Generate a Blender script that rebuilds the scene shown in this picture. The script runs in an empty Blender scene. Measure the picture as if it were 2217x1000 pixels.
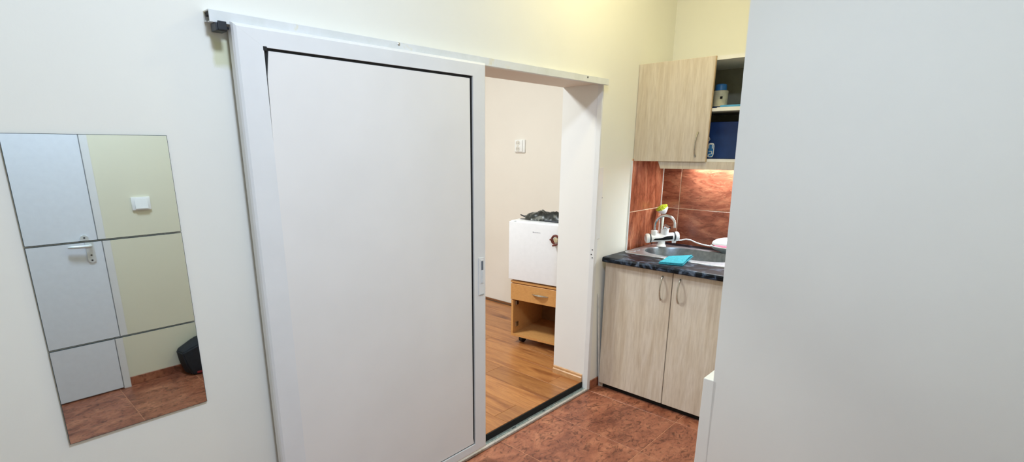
import bpy, bmesh, math, random
from mathutils import Vector, Matrix
random.seed(7)
scene = bpy.context.scene
col = scene.collection

# ------------------------------------------------------------------ camera
cam_data = bpy.data.cameras.new('camera')
cam = bpy.data.objects.new('camera', cam_data)
col.objects.link(cam)
R = ((0.69650736, -0.71754797, -0.00155164),      # image right
     (-0.18510348, -0.17758564, -0.96654024),     # image down
     (0.69326344, 0.67348961, -0.25651033))       # view direction
M = Matrix(((R[0][0], -R[1][0], -R[2][0], 0.0),
            (R[0][1], -R[1][1], -R[2][1], -1.72),
            (R[0][2], -R[1][2], -R[2][2], 1.56004),
            (0, 0, 0, 1)))
cam.matrix_world = M
cam_data.sensor_fit = 'HORIZONTAL'
cam_data.sensor_width = 36.0
cam_data.lens = 1120.78 / 2217 * 36.0
cam_data.shift_x = (1108.5 - 1049.717) / 2217
cam_data.shift_y = (620.67 - 500.0) / 2217
cam_data.clip_start = 0.02
scene.camera = cam

# ------------------------------------------------------------------ world, exposure
world = bpy.data.worlds.new('world')
scene.world = world
world.use_nodes = True
world.node_tree.nodes['Background'].inputs[0].default_value = (0.8, 0.9, 1.0, 1)
world.node_tree.nodes['Background'].inputs[1].default_value = 0.6
vs = scene.view_settings
vs.view_transform = 'Standard'
vs.look = 'None'
vs.gamma = 1.0
vs.use_curve_mapping = False
vs.exposure = 0.0

def area(name, loc, size, power, color, rot=(0, 0, 0), size_y=None, shape='DISK'):
    l = bpy.data.lights.new(name, 'AREA')
    l.shape = shape
    l.size = size
    if size_y: l.size_y = size_y
    l.energy = power
    l.color = color
    o = bpy.data.objects.new(name, l)
    o.location = loc
    o.rotation_euler = rot
    col.objects.link(o)
    return o

HALL_LAMP = (0.6, -1.4, 2.99)
KITCHEN_LAMP = (2.45, -0.62, 2.99)
NEXT_FILL_LAMP = (1.5, 1.5, 2.95)
area('hall_light', HALL_LAMP, 0.40, 47, (0.645, 0.78, 1.0))
area('kitchen_light', KITCHEN_LAMP, 0.18, 11.3, (1.0, 0.895, 0.49))
area('next_room_fill', NEXT_FILL_LAMP, 0.5, 80, (0.895, 0.98, 1.0))  # added lamp standing in for daylight in the next room

# ------------------------------------------------------------------ materials
def lin(c):
    return tuple(((v / 255) / 12.92 if v / 255 <= 0.04045 else ((v / 255 + 0.055) / 1.055) ** 2.4) for v in c) + (1.0,)

def base_mat(name, rough=0.5, metal=0.0):
    m = bpy.data.materials.new(name)
    m.use_nodes = True
    nt = m.node_tree
    b = nt.nodes['Principled BSDF']
    b.inputs['Roughness'].default_value = rough
    b.inputs['Metallic'].default_value = metal
    return m, nt, b

def mapping(nt, scale, loc=(0, 0, 0)):
    tc = nt.nodes.new('ShaderNodeTexCoord')
    mp = nt.nodes.new('ShaderNodeMapping')
    mp.inputs['Scale'].default_value = scale
    mp.inputs['Location'].default_value = loc
    nt.links.new(tc.outputs['Object'], mp.inputs['Vector'])
    return mp.outputs['Vector']

def noise(nt, vec, scale=5, detail=4, rough=0.55, dist=0.0):
    n = nt.nodes.new('ShaderNodeTexNoise')
    n.inputs['Scale'].default_value = scale
    n.inputs['Detail'].default_value = detail
    n.inputs['Roughness'].default_value = rough
    n.inputs['Distortion'].default_value = dist
    nt.links.new(vec, n.inputs['Vector'])
    return n.outputs['Fac']

def ramp(nt, fac, stops):
    r = nt.nodes.new('ShaderNodeValToRGB')
    e = r.color_ramp.elements
    e[0].position, e[0].color = stops[0][0], lin(stops[0][1])
    e[1].position, e[1].color = stops[-1][0], lin(stops[-1][1])
    for p, c in stops[1:-1]:
        x = e.new(p); x.color = lin(c)
    nt.links.new(fac, r.inputs['Fac'])
    return r.outputs['Color']

def mix(nt, fac, a, b, mode='MIX'):
    n = nt.nodes.new('ShaderNodeMix')
    n.data_type = 'RGBA'; n.blend_type = mode
    for s, v in ((n.inputs['Factor'], fac), (n.inputs['A'], a), (n.inputs['B'], b)):
        if hasattr(v, 'is_linked'): nt.links.new(v, s)
        else: s.default_value = v
    return n.outputs['Result']

def bump(nt, b, fac, strength=0.1, dist=0.005):
    bp = nt.nodes.new('ShaderNodeBump')
    bp.inputs['Strength'].default_value = strength
    bp.inputs['Distance'].default_value = dist
    nt.links.new(fac, bp.inputs['Height'])
    nt.links.new(bp.outputs['Normal'], b.inputs['Normal'])

def plain(name, rgb, rough=0.5, metal=0.0, var=0.06, scale=30, bstr=0.0):
    m, nt, b = base_mat(name, rough, metal)
    v = mapping(nt, (1, 1, 1))
    f = noise(nt, v, scale, 3)
    lo = tuple(max(0, c * (1 - var)) for c in rgb)
    hi = tuple(min(255, c * (1 + var)) for c in rgb)
    nt.links.new(ramp(nt, f, [(0.3, lo), (0.7, hi)]), b.inputs['Base Color'])
    if bstr: bump(nt, b, f, bstr, 0.002)
    return m

def wood(name, stops, scale=(1, 1, 1), n=6, rough=0.45, dist=0.6, rnd=0.0, fine=0.25):
    m, nt, b = base_mat(name, rough)
    v = mapping(nt, scale)
    if rnd:
        oi = nt.nodes.new('ShaderNodeObjectInfo')
        a = nt.nodes.new('ShaderNodeVectorMath'); a.operation = 'ADD'
        s = nt.nodes.new('ShaderNodeVectorMath'); s.operation = 'SCALE'
        s.inputs[0].default_value = (13.0, 7.0, 29.0)
        nt.links.new(oi.outputs['Random'], s.inputs['Scale'])
        nt.links.new(v, a.inputs[0]); nt.links.new(s.outputs[0], a.inputs[1])
        v = a.outputs[0]
    f = noise(nt, v, n, 6, 0.6, dist)
    c = ramp(nt, f, stops)
    f2 = noise(nt, v, n * 6, 3, 0.6, 0.2)
    c2 = ramp(nt, f2, [(0.35, (205, 195, 185)), (0.6, (255, 255, 255))])
    c = mix(nt, fine, c, c2, 'MULTIPLY')
    if rnd:
        r2 = ramp(nt, oi.outputs['Random'], [(0.0, (205, 200, 195)), (1.0, (255, 255, 255))])
        c = mix(nt, rnd, c, r2, 'MULTIPLY')
    nt.links.new(c, b.inputs['Base Color'])
    bump(nt, b, f2, 0.04, 0.001)
    return m

def stone(name, scale, stops, rough=0.3, fleck=0.5):
    m, nt, b = base_mat(name, rough)
    v = mapping(nt, scale)
    oi = nt.nodes.new('ShaderNodeObjectInfo')
    a = nt.nodes.new('ShaderNodeVectorMath'); a.operation = 'ADD'
    s = nt.nodes.new('ShaderNodeVectorMath'); s.operation = 'SCALE'
    s.inputs[0].default_value = (17.0, 11.0, 23.0)
    nt.links.new(oi.outputs['Random'], s.inputs['Scale'])
    nt.links.new(v, a.inputs[0]); nt.links.new(s.outputs[0], a.inputs[1])
    v = a.outputs[0]
    f = noise(nt, v, 4, 8, 0.62, 1.2)
    c = ramp(nt, f, stops)
    f2 = noise(nt, v, 16, 5, 0.6, 1.6)
    c2 = ramp(nt, f2, [(0.36, (120, 105, 95)), (0.47, (235, 235, 235)), (0.60, (255, 255, 255))])
    c = mix(nt, fleck, c, c2, 'MULTIPLY')
    f3 = noise(nt, v, 22, 4, 0.55, 2.0)
    k = ramp(nt, f3, [(0.60, (0, 0, 0)), (0.70, (120, 120, 120))])
    c = mix(nt, k, c, lin((206, 160, 122)))
    nt.links.new(c, b.inputs['Base Color'])
    bump(nt, b, f2, 0.08, 0.002)
    return m

def paint(name, rgb, shade_patch=None):
    m, nt, b = base_mat(name, 0.85)
    v = mapping(nt, (1, 1, 1))
    f = noise(nt, v, 2.2, 4)
    lo = tuple(c * 0.985 for c in rgb)
    c = ramp(nt, f, [(0.3, lo), (0.7, rgb)])
    if shade_patch:      # warm lamplight in the track's shade, painted into the wall colour
        (px, pz, rx, rz, prgb) = shade_patch
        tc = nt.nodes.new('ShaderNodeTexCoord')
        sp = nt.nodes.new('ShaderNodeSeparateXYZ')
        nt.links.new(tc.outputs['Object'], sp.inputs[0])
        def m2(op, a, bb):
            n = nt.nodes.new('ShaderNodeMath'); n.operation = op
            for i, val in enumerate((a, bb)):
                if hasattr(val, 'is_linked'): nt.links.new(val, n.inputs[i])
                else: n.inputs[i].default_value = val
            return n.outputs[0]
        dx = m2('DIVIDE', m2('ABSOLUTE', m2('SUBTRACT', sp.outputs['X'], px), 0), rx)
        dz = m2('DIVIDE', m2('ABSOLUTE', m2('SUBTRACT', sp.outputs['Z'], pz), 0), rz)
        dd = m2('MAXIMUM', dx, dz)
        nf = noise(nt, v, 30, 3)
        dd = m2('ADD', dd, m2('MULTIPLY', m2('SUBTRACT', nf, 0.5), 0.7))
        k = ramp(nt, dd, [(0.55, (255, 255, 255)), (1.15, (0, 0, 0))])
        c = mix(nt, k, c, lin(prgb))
    nt.links.new(c, b.inputs['Base Color'])
    fb = noise(nt, v, 160, 3)
    bump(nt, b, fb, 0.05, 0.002)
    return m

def emit(name, rgb, strength):
    m = bpy.data.materials.new(name); m.use_nodes = True
    nt = m.node_tree
    e = nt.nodes.new('ShaderNodeEmission')
    v = mapping(nt, (1, 1, 1)); f = noise(nt, v, 3, 1)
    nt.links.new(ramp(nt, f, [(0, rgb), (1, rgb)]), e.inputs[0])
    e.inputs[1].default_value = strength
    nt.links.new(e.outputs[0], nt.nodes['Material Output'].inputs[0])
    return m

WALL = paint('wall_paint', (236, 234, 224), shade_patch=(0.650, 1.838, 0.030, 0.050, (214, 213, 182)))
WALL2 = paint('wall_paint_opposite', (228, 224, 201))
PART = paint('partition_paint', (233, 233, 226))
NEXTW = paint('next_room_paint', (236, 229, 219))
JAMBP = paint('jamb_paint', (238, 236, 232))
CEIL = paint('ceiling_paint', (240, 240, 236))
PVC = plain('white_pvc', (227, 227, 226), 0.32, var=0.01, scale=8)
PANEL = plain('door_panel_white', (233, 230, 226), 0.42, var=0.012, scale=3)
BLACK = plain('black_gasket', (8, 8, 9), 0.7)
BLKPL = plain('black_plastic', (26, 32, 42), 0.4)
DARK = plain('dark_riser', (9, 8, 8), 0.8)
ALU = plain('aluminium', (188, 200, 198), 0.35, 0.6, var=0.12, scale=60)
SILL = plain('dusty_sill', (178, 170, 160), 0.5, 0.0, var=0.08, scale=40)
FLOORT = stone('floor_tile_stone', (1.2, 2.0, 1), [(0.28, (112, 60, 42)), (0.5, (156, 94, 68)), (0.7, (184, 120, 88))], 0.38, 0.7)
WTV = stone('wall_tile_stone_upright', (3.2, 3.2, 0.9), [(0.30, (118, 56, 36)), (0.5, (164, 92, 64)), (0.70, (204, 136, 100))], 0.25, 0.45)
WTH = stone('wall_tile_stone_level', (3.0, 0.9, 3.2), [(0.30, (104, 50, 34)), (0.5, (138, 76, 54)), (0.72, (176, 112, 82))], 0.25, 0.45)
GROUT = plain('grout', (228, 200, 168), 0.9, var=0.08, scale=60)
FGROUT = plain('floor_grout', (188, 132, 100), 0.9, var=0.12, scale=60)
KWOOD = wood('kitchen_ash', [(0.25, (196, 178, 156)), (0.45, (212, 198, 178)), (0.6, (220, 208, 191)), (0.8, (202, 186, 165))], (6, 6, 0.55), 3.0, 0.5, 0.5, fine=0.3)
KEDGE = plain('ash_edge_band', (206, 178, 140), 0.5)
WMEL = plain('white_melamine', (232, 230, 222), 0.45, var=0.01)
CARC = plain('carcass_shaded', (150, 148, 132), 0.6, var=0.03)  # grey-olive tone paints in the shade inside the open cabinet
STEELB = plain('brushed_nickel', (190, 186, 176), 0.28, 1.0, var=0.05, scale=90)
CHROME = plain('chrome', (225, 228, 232), 0.06, 1.0, var=0.01)
SINKM = plain('stainless_steel', (134, 142, 147), 0.32, 1.0, var=0.08, scale=40)
SINKR = plain('stainless_rim', (214, 220, 226), 0.34, 0.9, var=0.06, scale=50)
WPL = plain('white_plastic', (240, 240, 238), 0.25, var=0.01)
GREYPL = plain('grey_plastic', (150, 158, 158), 0.35, var=0.05)
PINK = plain('pink_sponge', (240, 120, 145), 0.8, var=0.08, scale=120)
CYAN = plain('cyan_cloth', (56, 164, 184), 0.95, var=0.10, scale=90, bstr=0.4)
LIME = plain('lime_bristles', (206, 214, 60), 0.7, var=0.15, scale=120)
WFLOOR = wood('laminate_oak', [(0.25, (112, 62, 30)), (0.42, (166, 106, 60)), (0.58, (190, 130, 76)), (0.78, (150, 90, 48))], (7, 0.8, 1), 2.2, 0.33, 1.0, rnd=0.8, fine=0.4)
WBASE = wood('baseboard_oak', [(0.3, (190, 140, 90)), (0.7, (218, 172, 124))], (1, 4, 9), 3, 0.4)
BEECH = wood('beech_veneer', [(0.25, (196, 138, 78)), (0.5, (212, 156, 94)), (0.75, (204, 148, 86))], (2, 2, 3), 5, 0.4, 0.4, fine=0.2)
BEECHD = wood('beech_shaded', [(0.25, (120, 82, 46)), (0.75, (146, 100, 58))], (2, 2, 3), 5, 0.55, 0.4, fine=0.2)  # same beech, darkened to paint in the shade of the niche
FRIDGE = plain('fridge_white', (238, 238, 240), 0.25, var=0.008)
MIRROR = plain('mirror_silver', (232, 240, 238), 0.015, 1.0, var=0.0)
MEDGE = plain('mirror_edge', (50, 66, 70), 0.3)
BLUEBOX = plain('blue_card', (11, 46, 100), 0.5, var=0.08, scale=20)
BLUECAP = plain('blue_cap', (52, 118, 178), 0.4)
CREAMJ = plain('cream_jar', (214, 206, 176), 0.5)
SKYB = plain('sky_blue_tray', (86, 160, 205), 0.4)
PAPER = plain('paper', (224, 222, 214), 0.8)
BAGM, _nt, _b = base_mat('dark_plastic_bag', 0.35)
_v = mapping(_nt, (1, 1, 1))
_nt.links.new(ramp(_nt, noise(_nt, _v, 14, 4, 0.5, 1.0), [(0.38, (16, 20, 18)), (0.52, (34, 40, 38)), (0.62, (112, 112, 104)), (0.74, (46, 62, 96))]), _b.inputs['Base Color'])
BAGB = plain('black_bag_cloth', (20, 26, 34), 0.7, var=0.2, scale=40)
RED = plain('red_trim', (120, 22, 30), 0.6)
BROWNM = plain('brown_magnet', (92, 34, 24), 0.4, var=0.3, scale=60)
SAND = plain('sand_resin', (196, 182, 150), 0.6, var=0.15, scale=80)
INK = plain('grey_ink', (132, 132, 144), 0.6)
RUBBER = plain('black_rubber', (18, 20, 24), 0.5)
WORKT, _nt, _b = base_mat('black_marble_laminate', 0.38)
_v = mapping(_nt, (1, 1, 1))
_b.inputs['Specular IOR Level'].default_value = 0.16
_f = noise(_nt, _v, 12, 7, 0.6, 1.2)
_nt.links.new(ramp(_nt, _f, [(0.38, (8, 11, 15)), (0.51, (20, 25, 32)), (0.60, (62, 74, 92)), (0.72, (128, 138, 152))]), _b.inputs['Base Color'])
RAILM, _nt, _b = base_mat('track_white', 0.35)
_v = mapping(_nt, (1, 1, 1))
_f = noise(_nt, _v, 9, 5, 0.6, 0.8)
_nt.links.new(ramp(_nt, _f, [(0.30, (214, 217, 214)), (0.62, (224, 226, 226)), (0.76, (218, 208, 164))]), _b.inputs['Base Color'])

# ------------------------------------------------------------------ mesh helpers
ORG = {}

def finish(name, bm, mat, parent=None, smooth=False, local=False, angle=0.6):
    if parent is not None and not local:
        o = ORG[parent.name]
        bmesh.ops.translate(bm, verts=bm.verts, vec=-o)
    bmesh.ops.recalc_face_normals(bm, faces=bm.faces)
    me = bpy.data.meshes.new(name)
    bm.to_mesh(me); bm.free()
    if smooth:
        for p in me.polygons: p.use_smooth = True
        me.set_sharp_from_angle(angle=angle)
    me.materials.append(mat)
    ob = bpy.data.objects.new(name, me)
    col.objects.link(ob)
    if parent is not None:
        ob.parent = parent
        ORG[ob.name] = ORG[parent.name]
    else:
        ORG[ob.name] = Vector((0, 0, 0))
    return ob

def tag(o, label, cat, group=None, kind=None):
    o['label'] = label; o['category'] = cat
    if group: o['group'] = group
    if kind: o['kind'] = kind
    return o

def thing(name, label, cat, loc, rotz=0, group=None, kind=None):
    o = bpy.data.objects.new(name, None)
    o.empty_display_size = 0.05
    o.location = loc; o.rotation_euler = (0, 0, rotz)
    col.objects.link(o)
    ORG[o.name] = Vector(loc)
    return tag(o, label, cat, group, kind)

def box(x0, x1, y0, y1, z0, z1, bev=0.0, seg=2, bm=None):
    new = bmesh.new()
    bmesh.ops.create_cube(new, size=1)
    c = Vector(((x0 + x1) / 2, (y0 + y1) / 2, (z0 + z1) / 2))
    s = Vector((abs(x1 - x0), abs(y1 - y0), abs(z1 - z0)))
    for v in new.verts:
        v.co = Vector((v.co.x * s.x, v.co.y * s.y, v.co.z * s.z)) + c
    if bev:
        bmesh.ops.bevel(new, geom=list(new.edges), offset=bev, segments=seg, affect='EDGES', profile=0.6)
    if bm is None: return new
    join(bm, new)
    return bm

def join(dst, src):
    mp = {}
    for v in src.verts: mp[v] = dst.verts.new(v.co)
    for f in src.faces:
        try: dst.faces.new([mp[v] for v in f.verts])
        except ValueError: pass
    src.free()

def tube(pts, r, seg=12, closed_caps=True, bm=None):
    """round bar along a polyline, r may be a list"""
    bm = bm or bmesh.new()
    P = [Vector(p) for p in pts]
    rr = r if isinstance(r, (list, tuple)) else [r] * len(P)
    rings = []
    up = None
    for i, p in enumerate(P):
        if i == 0: t = P[1] - P[0]
        elif i == len(P) - 1: t = P[-1] - P[-2]
        else: t = (P[i + 1] - P[i]).normalized() + (P[i] - P[i - 1]).normalized()
        t.normalize()
        if up is None:
            up = Vector((0, 0, 1)) if abs(t.z) < 0.9 else Vector((1, 0, 0))
        a = t.cross(up).normalized()
        b = a.cross(t).normalized()
        up = b
        rings.append([bm.verts.new(p + rr[i] * (math.cos(2 * math.pi * k / seg) * a + math.sin(2 * math.pi * k / seg) * b)) for k in range(seg)])
    for i in range(len(rings) - 1):
        for k in range(seg):
            bm.faces.new((rings[i][k], rings[i][(k + 1) % seg], rings[i + 1][(k + 1) % seg], rings[i + 1][k]))
    if closed_caps:
        bm.faces.new(rings[0][::-1]); bm.faces.new(rings[-1])
    return bm

def arc3(a, b, c, n=12):
    """quadratic-ish curve through three points"""
    a, b, c = Vector(a), Vector(b), Vector(c)
    out = []
    for i in range(n + 1):
        t = i / n
        q = b * 2 - (a + c) / 2
        out.append((1 - t) ** 2 * a + 2 * t * (1 - t) * q + t * t * c)
    return out

def lathe(profile, centre, seg=24, bm=None, axis=None):
    """profile: (radius, height) pairs about centre; axis optional direction"""
    bm = bm or bmesh.new()
    c = Vector(centre)
    w = Vector(axis).normalized() if axis is not None else Vector((0, 0, 1))
    u = w.cross(Vector((0, 0, 1)) if abs(w.z) < 0.9 else Vector((1, 0, 0))).normalized()
    v = w.cross(u)
    rings = []
    for r, h in profile:
        rings.append([bm.verts.new(c + w * h + r * (math.cos(2 * math.pi * k / seg) * u + math.sin(2 * math.pi * k / seg) * v)) for k in range(seg)])
    for i in range(len(rings) - 1):
        for k in range(seg):
            bm.faces.new((rings[i][k], rings[i][(k + 1) % seg], rings[i + 1][(k + 1) % seg], rings[i + 1][k]))
    bm.faces.new(rings[0][::-1]); bm.faces.new(rings[-1])
    return bm

def prism(pts, d, bm=None):
    """polygon pts (3D) extruded by vector d"""
    bm = bm or bmesh.new()
    d = Vector(d)
    a = [bm.verts.new(Vector(p)) for p in pts]
    b = [bm.verts.new(Vector(p) + d) for p in pts]
    n = len(pts)
    bm.faces.new(a[::-1]); bm.faces.new(b)
    for i in range(n):
        bm.faces.new((a[i], a[(i + 1) % n], b[(i + 1) % n], b[i]))
    return bm

def rings_mesh(rings, cap_first=False, cap_last=True):
    bm = bmesh.new()
    R_ = [[bm.verts.new(p) for p in r] for r in rings]
    n = len(R_[0])
    for i in range(len(R_) - 1):
        for k in range(n):
            bm.faces.new((R_[i][k], R_[i][(k + 1) % n], R_[i + 1][(k + 1) % n], R_[i + 1][k]))
    if cap_first: bm.faces.new(R_[0][::-1])
    if cap_last: bm.faces.new(R_[-1])
    return bm

def struct(name, bm, mat, label, cat, smooth=False):
    return tag(finish(name, bm, mat, smooth=smooth), label, cat, kind='structure')

# ------------------------------------------------------------------ the setting
XL, XK, YO, CH = -1.35, 3.595, -2.31, 3.05        # left wall, kitchen wall, opposite wall, ceiling
JX, WT, LZ = 2.75, 0.278, 1.927                    # jamb plane, wall thickness, lintel height
XN, YN, ZN = 3.747, 3.1, 0.05                      # next room wall, far wall, floor height
OX = 1.05                                          # hidden left side of the opening

floor = struct('floor', box(XL - 0.1, XK + 0.1, YO - 0.1, 0.0, -0.06, -0.0010), FGROUT, 'reddish brown stone tile floor of the entry and kitchen', 'floor')
tw, td, j = 0.433, 0.61, 0.0015
cells = []
x = 2.324 - tw * 9
while x < XK:
    y = -0.61 - td * 3
    while y < 0:
        cells.append((max(x, XL), min(x + tw, XK), max(y, YO), min(y + td, 0.0)))
        y += td
    x += tw
cache = {}
for (x0, x1, y0, y1) in cells:
    if x1 - x0 < 0.02 or y1 - y0 < 0.02: continue
    key = (round(x1 - x0, 3), round(y1 - y0, 3))
    if key not in cache:
        b_ = box(j, key[0] - j, j, key[1] - j, -0.012, 0.0, 0.0008, 1)
        ob = finish('floor_tile', b_, FLOORT, floor, local=True)
        cache[key] = ob.data
    else:
        ob = bpy.data.objects.new('floor_tile', cache[key]); col.objects.link(ob); ob.parent = floor
    ob.location = (x0, y0, 0)

# door wall: left of the opening, right of it, lintel in one mesh
bm = box(XL - 0.1, OX, 0.0, WT, -0.06, CH)
box(JX, XK + 0.1, 0.0, WT, -0.06, CH, bm=bm)
box(OX, JX, 0.0, WT, LZ, CH, bm=bm)
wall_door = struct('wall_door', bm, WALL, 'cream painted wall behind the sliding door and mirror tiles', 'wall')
finish('jamb_lining', box(JX - 0.003, JX + 0.003, 0.03, WT + 0.001, ZN, LZ), JAMBP, wall_door)
finish('soffit_lining', box(OX, JX - 0.003, 0.002, WT + 0.001, LZ - 0.003, LZ), NEXTW, wall_door)
finish('screw_hole', lathe([(0.0045, 0), (0.0045, 0.002)], (2.801, 0.0, 1.272), 10, axis=(0, -1, 0)), BLACK, wall_door)
finish('jamb_baseboard', prism([(JX, 0.276, ZN), (JX - 0.016, 0.276, ZN), (JX - 0.016, 0.276, ZN + 0.030), (JX - 0.010, 0.276, ZN + 0.036), (JX - 0.009, 0.276, ZN + 0.048), (JX - 0.004, 0.276, ZN + 0.054), (JX, 0.276, ZN + 0.054)], (0, -0.234, 0)), WBASE, wall_door)
finish('baseboard_tile', box(2.775, 2.893, -0.009, 0.0, 0.001, 0.062, 0.001, 1), FLOORT, wall_door)
finish('baseboard_tile', box(XL, 0.66, -0.009, 0.0, 0.001, 0.062, 0.001, 1), FLOORT, wall_door)

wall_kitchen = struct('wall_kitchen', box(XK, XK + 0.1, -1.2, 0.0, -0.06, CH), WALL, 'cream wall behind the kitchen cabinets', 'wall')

# backsplash tiles
def wall_tiles(parent, along, spans, rows, mat):
    g = 0.0022
    for a0, a1 in spans:
        for z0, z1 in rows:
            if along == 'x': b_ = box(a0 + g, a1 - g, -0.008, 0.0, z0 + g, z1 - g, 0.001, 1)
            else: b_ = box(XK - 0.008, XK, a0 + g, a1 - g, z0 + g, z1 - g, 0.001, 1)
            finish('wall_tile', b_, mat, parent)
rows = [(0.86, 1.155), (1.155, 1.50)]
finish('tile_grout', box(3.140, XK, -0.006, 0.0, 0.86, 1.50), GROUT, wall_door)
finish('tile_edge_trim', box(3.134, 3.1415, -0.0085, 0.0, 0.86, 1.487), PVC, wall_door)
wall_tiles(wall_door, 'x', [(3.1405, XK - 0.006)], rows, WTV)
finish('corner_joint', box(XK - 0.013, XK - 0.006, -0.013, -0.006, 0.86, 1.487), plain('white_sealant', (232, 222, 208), 0.6), wall_door)
finish('tile_grout', box(XK - 0.006, XK, -0.95, 0.0, 0.86, 1.50), GROUT, wall_kitchen)
wall_tiles(wall_kitchen, 'y', [(-0.142, -0.006), (-0.592, -0.142), (-0.945, -0.592)], rows, WTH)

# partition block hiding the right half of the kitchen; its corner leans a little
bm = bmesh.new()
ye = lambda z: -0.951 + 0.0218 * z
base = [(2.33, YO - 0.02), (XK + 0.1, YO - 0.02)]
vb = [bm.verts.new(p) for p in ((2.33, YO - 0.02, -0.06), (XK + 0.1, YO - 0.02, -0.06), (XK + 0.1, ye(0), -0.06), (2.33, ye(0), -0.06))]
vt = [bm.verts.new(p) for p in ((2.33, YO - 0.02, CH), (XK + 0.1, YO - 0.02, CH), (XK + 0.1, ye(CH), CH), (2.33, ye(CH), CH))]
bm.faces.new(vb[::-1]); bm.faces.new(vt)
for i in range(4): bm.faces.new((vb[i], vb[(i + 1) % 4], vt[(i + 1) % 4], vt[i]))
partition = struct('wall_partition', bm, PART, 'plain white partition wall filling the right side', 'wall')
finish('ledge', box(2.33, 2.72, -0.955, -0.893, 0.0, 0.517, 0.003, 2), PART, partition)

wall_opp = struct('wall_opposite', box(XL - 0.1, 2.33, YO - 0.1, YO, -0.06, CH), WALL2, 'beige wall with the entrance door, seen in the mirror tiles', 'wall')
for xa in (0.652, 1.085, 1.518, 1.951):
    finish('baseboard_tile', box(xa, min(xa + 0.43, 2.33), YO, YO + 0.009, 0.001, 0.058, 0.001, 1), FLOORT, wall_opp)
wall_left = struct('wall_left', box(XL - 0.1, XL, YO, 0.0, -0.06, CH), WALL2, 'cream end wall left of the mirror, outside the view', 'wall')
ceiling = struct('ceiling', box(XL - 0.1, XN + 0.1, YO - 0.1, YN + 0.1, CH, CH + 0.1), CEIL, 'white ceiling above entry and next room', 'ceiling')

# next room
floor2 = struct('floor_next_room', box(-0.6, XN + 0.1, 0.046, YN + 0.1, -0.06, ZN - 0.010), DARK, 'oak laminate floor of the room behind the sliding door', 'floor')
pw, pl = 0.192, 1.28
shapes = {}
k = 0
x = XN - 0.02 - pw * 15
while x < XN - 0.021:
    y = 0.046 - (k * 0.41) % pl
    while y < YN:
        y0, y1 = max(y, 0.046), min(y + pl, YN)
        if y1 - y0 > 0.03:
            key = round(y1 - y0, 3)
            if key not in shapes:
                # each plank carries three printed strips with real V-grooves at its edges
                b_ = box(0.0006, pw - 0.0006, 0.0006, key - 0.0006, -0.0095, 0.0, 0.0012, 1)
                ob = finish('floor_plank', b_, WFLOOR, floor2, local=True)
                shapes[key] = ob.data
            else:
                ob = bpy.data.objects.new('floor_plank', shapes[key]); col.objects.link(ob); ob.parent = floor2
            ob.location = (x, y0, ZN)
        y += pl
    x += pw; k += 1
# room side strip between jamb face and planks on the right is bare screed under the jamb
wall_next = struct('wall_next_room', box(XN, XN + 0.1, WT, YN + 0.1, -0.06, CH), NEXTW, 'off white wall behind the small fridge in the next room', 'wall')
tag(finish('baseboard_next_room', box(XN - 0.012, XN, WT, YN, ZN + 0.0005, ZN + 0.022, 0.002, 1), plain('dark_oak_strip', (128, 84, 52), 0.5)), 'low brown baseboard at the foot of the next room wall', 'baseboard', kind='structure')
struct('wall_next_far', box(-0.7, XN + 0.1, YN, YN + 0.1, -0.06, CH), NEXTW, 'far wall of the next room, hidden by the sliding door', 'wall')
struct('wall_next_left', box(-0.7, -0.6, WT, YN, -0.06, CH), NEXTW, 'left wall of the next room, hidden by the sliding door', 'wall')
struct('wall_next_right', box(XK + 0.1, XN + 0.1, 0.0, WT, -0.06, CH), NEXTW, 'short return wall beside the fridge, hidden by the jamb', 'wall')

# threshold, riser and opening profiles
thr = thing('trim_1', 'aluminium threshold track at the foot of the door opening', 'threshold', (1.75, 0.02, 0), kind='structure')
finish('sill_strip', box(0.90, 2.752, -0.006, 0.012, 0.0002, 0.013, 0.001, 1), SILL, thr)
finish('track_bed', box(OX, 2.748, 0.012, 0.040, 0.0002, 0.009), ALU, thr)
finish('track_lip', box(OX, 2.748, 0.013, 0.016, 0.009, 0.015), ALU, thr)
finish('track_lip', box(OX, 2.748, 0.026, 0.029, 0.009, 0.013), ALU, thr)
finish('riser', box(OX, 2.748, 0.040, 0.046, 0.0002, ZN - 0.003), DARK, thr)
for xa, xw in ((2.02, 0.03), (2.16, 0.05), (2.41, 0.04), (2.30, 0.02)):
    finish('debris', box(xa, xa + xw, 0.016, 0.026, 0.0092, 0.0125, 0.001, 1), SILL if xw > 0.03 else BLKPL, thr)

jst = thing('trim_2', 'white closing profile on the jamb beside the kitchen', 'door trim', (2.75, 0.0, 0), kind='structure')
finish('profile', box(2.741, 2.753, -0.005, 0.030, 0.0002, 1.922, 0.002, 1), PVC, jst)
finish('cover_plate', box(2.753, 2.797, -0.005, 0.0, 1.02, 1.454, 0.0015, 1), PVC, jst)
finish('cover_plate', box(2.753, 2.772, -0.004, 0.0, 0.002, 1.02, 0.001, 1), PVC, jst)
for zz, yy in ((0.955, 0.010), (0.925, 0.016), (0.905, 0.008)):
    finish('strike_screw', lathe([(0.004, 0), (0.0035, 0.002)], (2.741, yy, zz), 8, axis=(-1, 0, 0)), BLKPL, jst)

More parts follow.
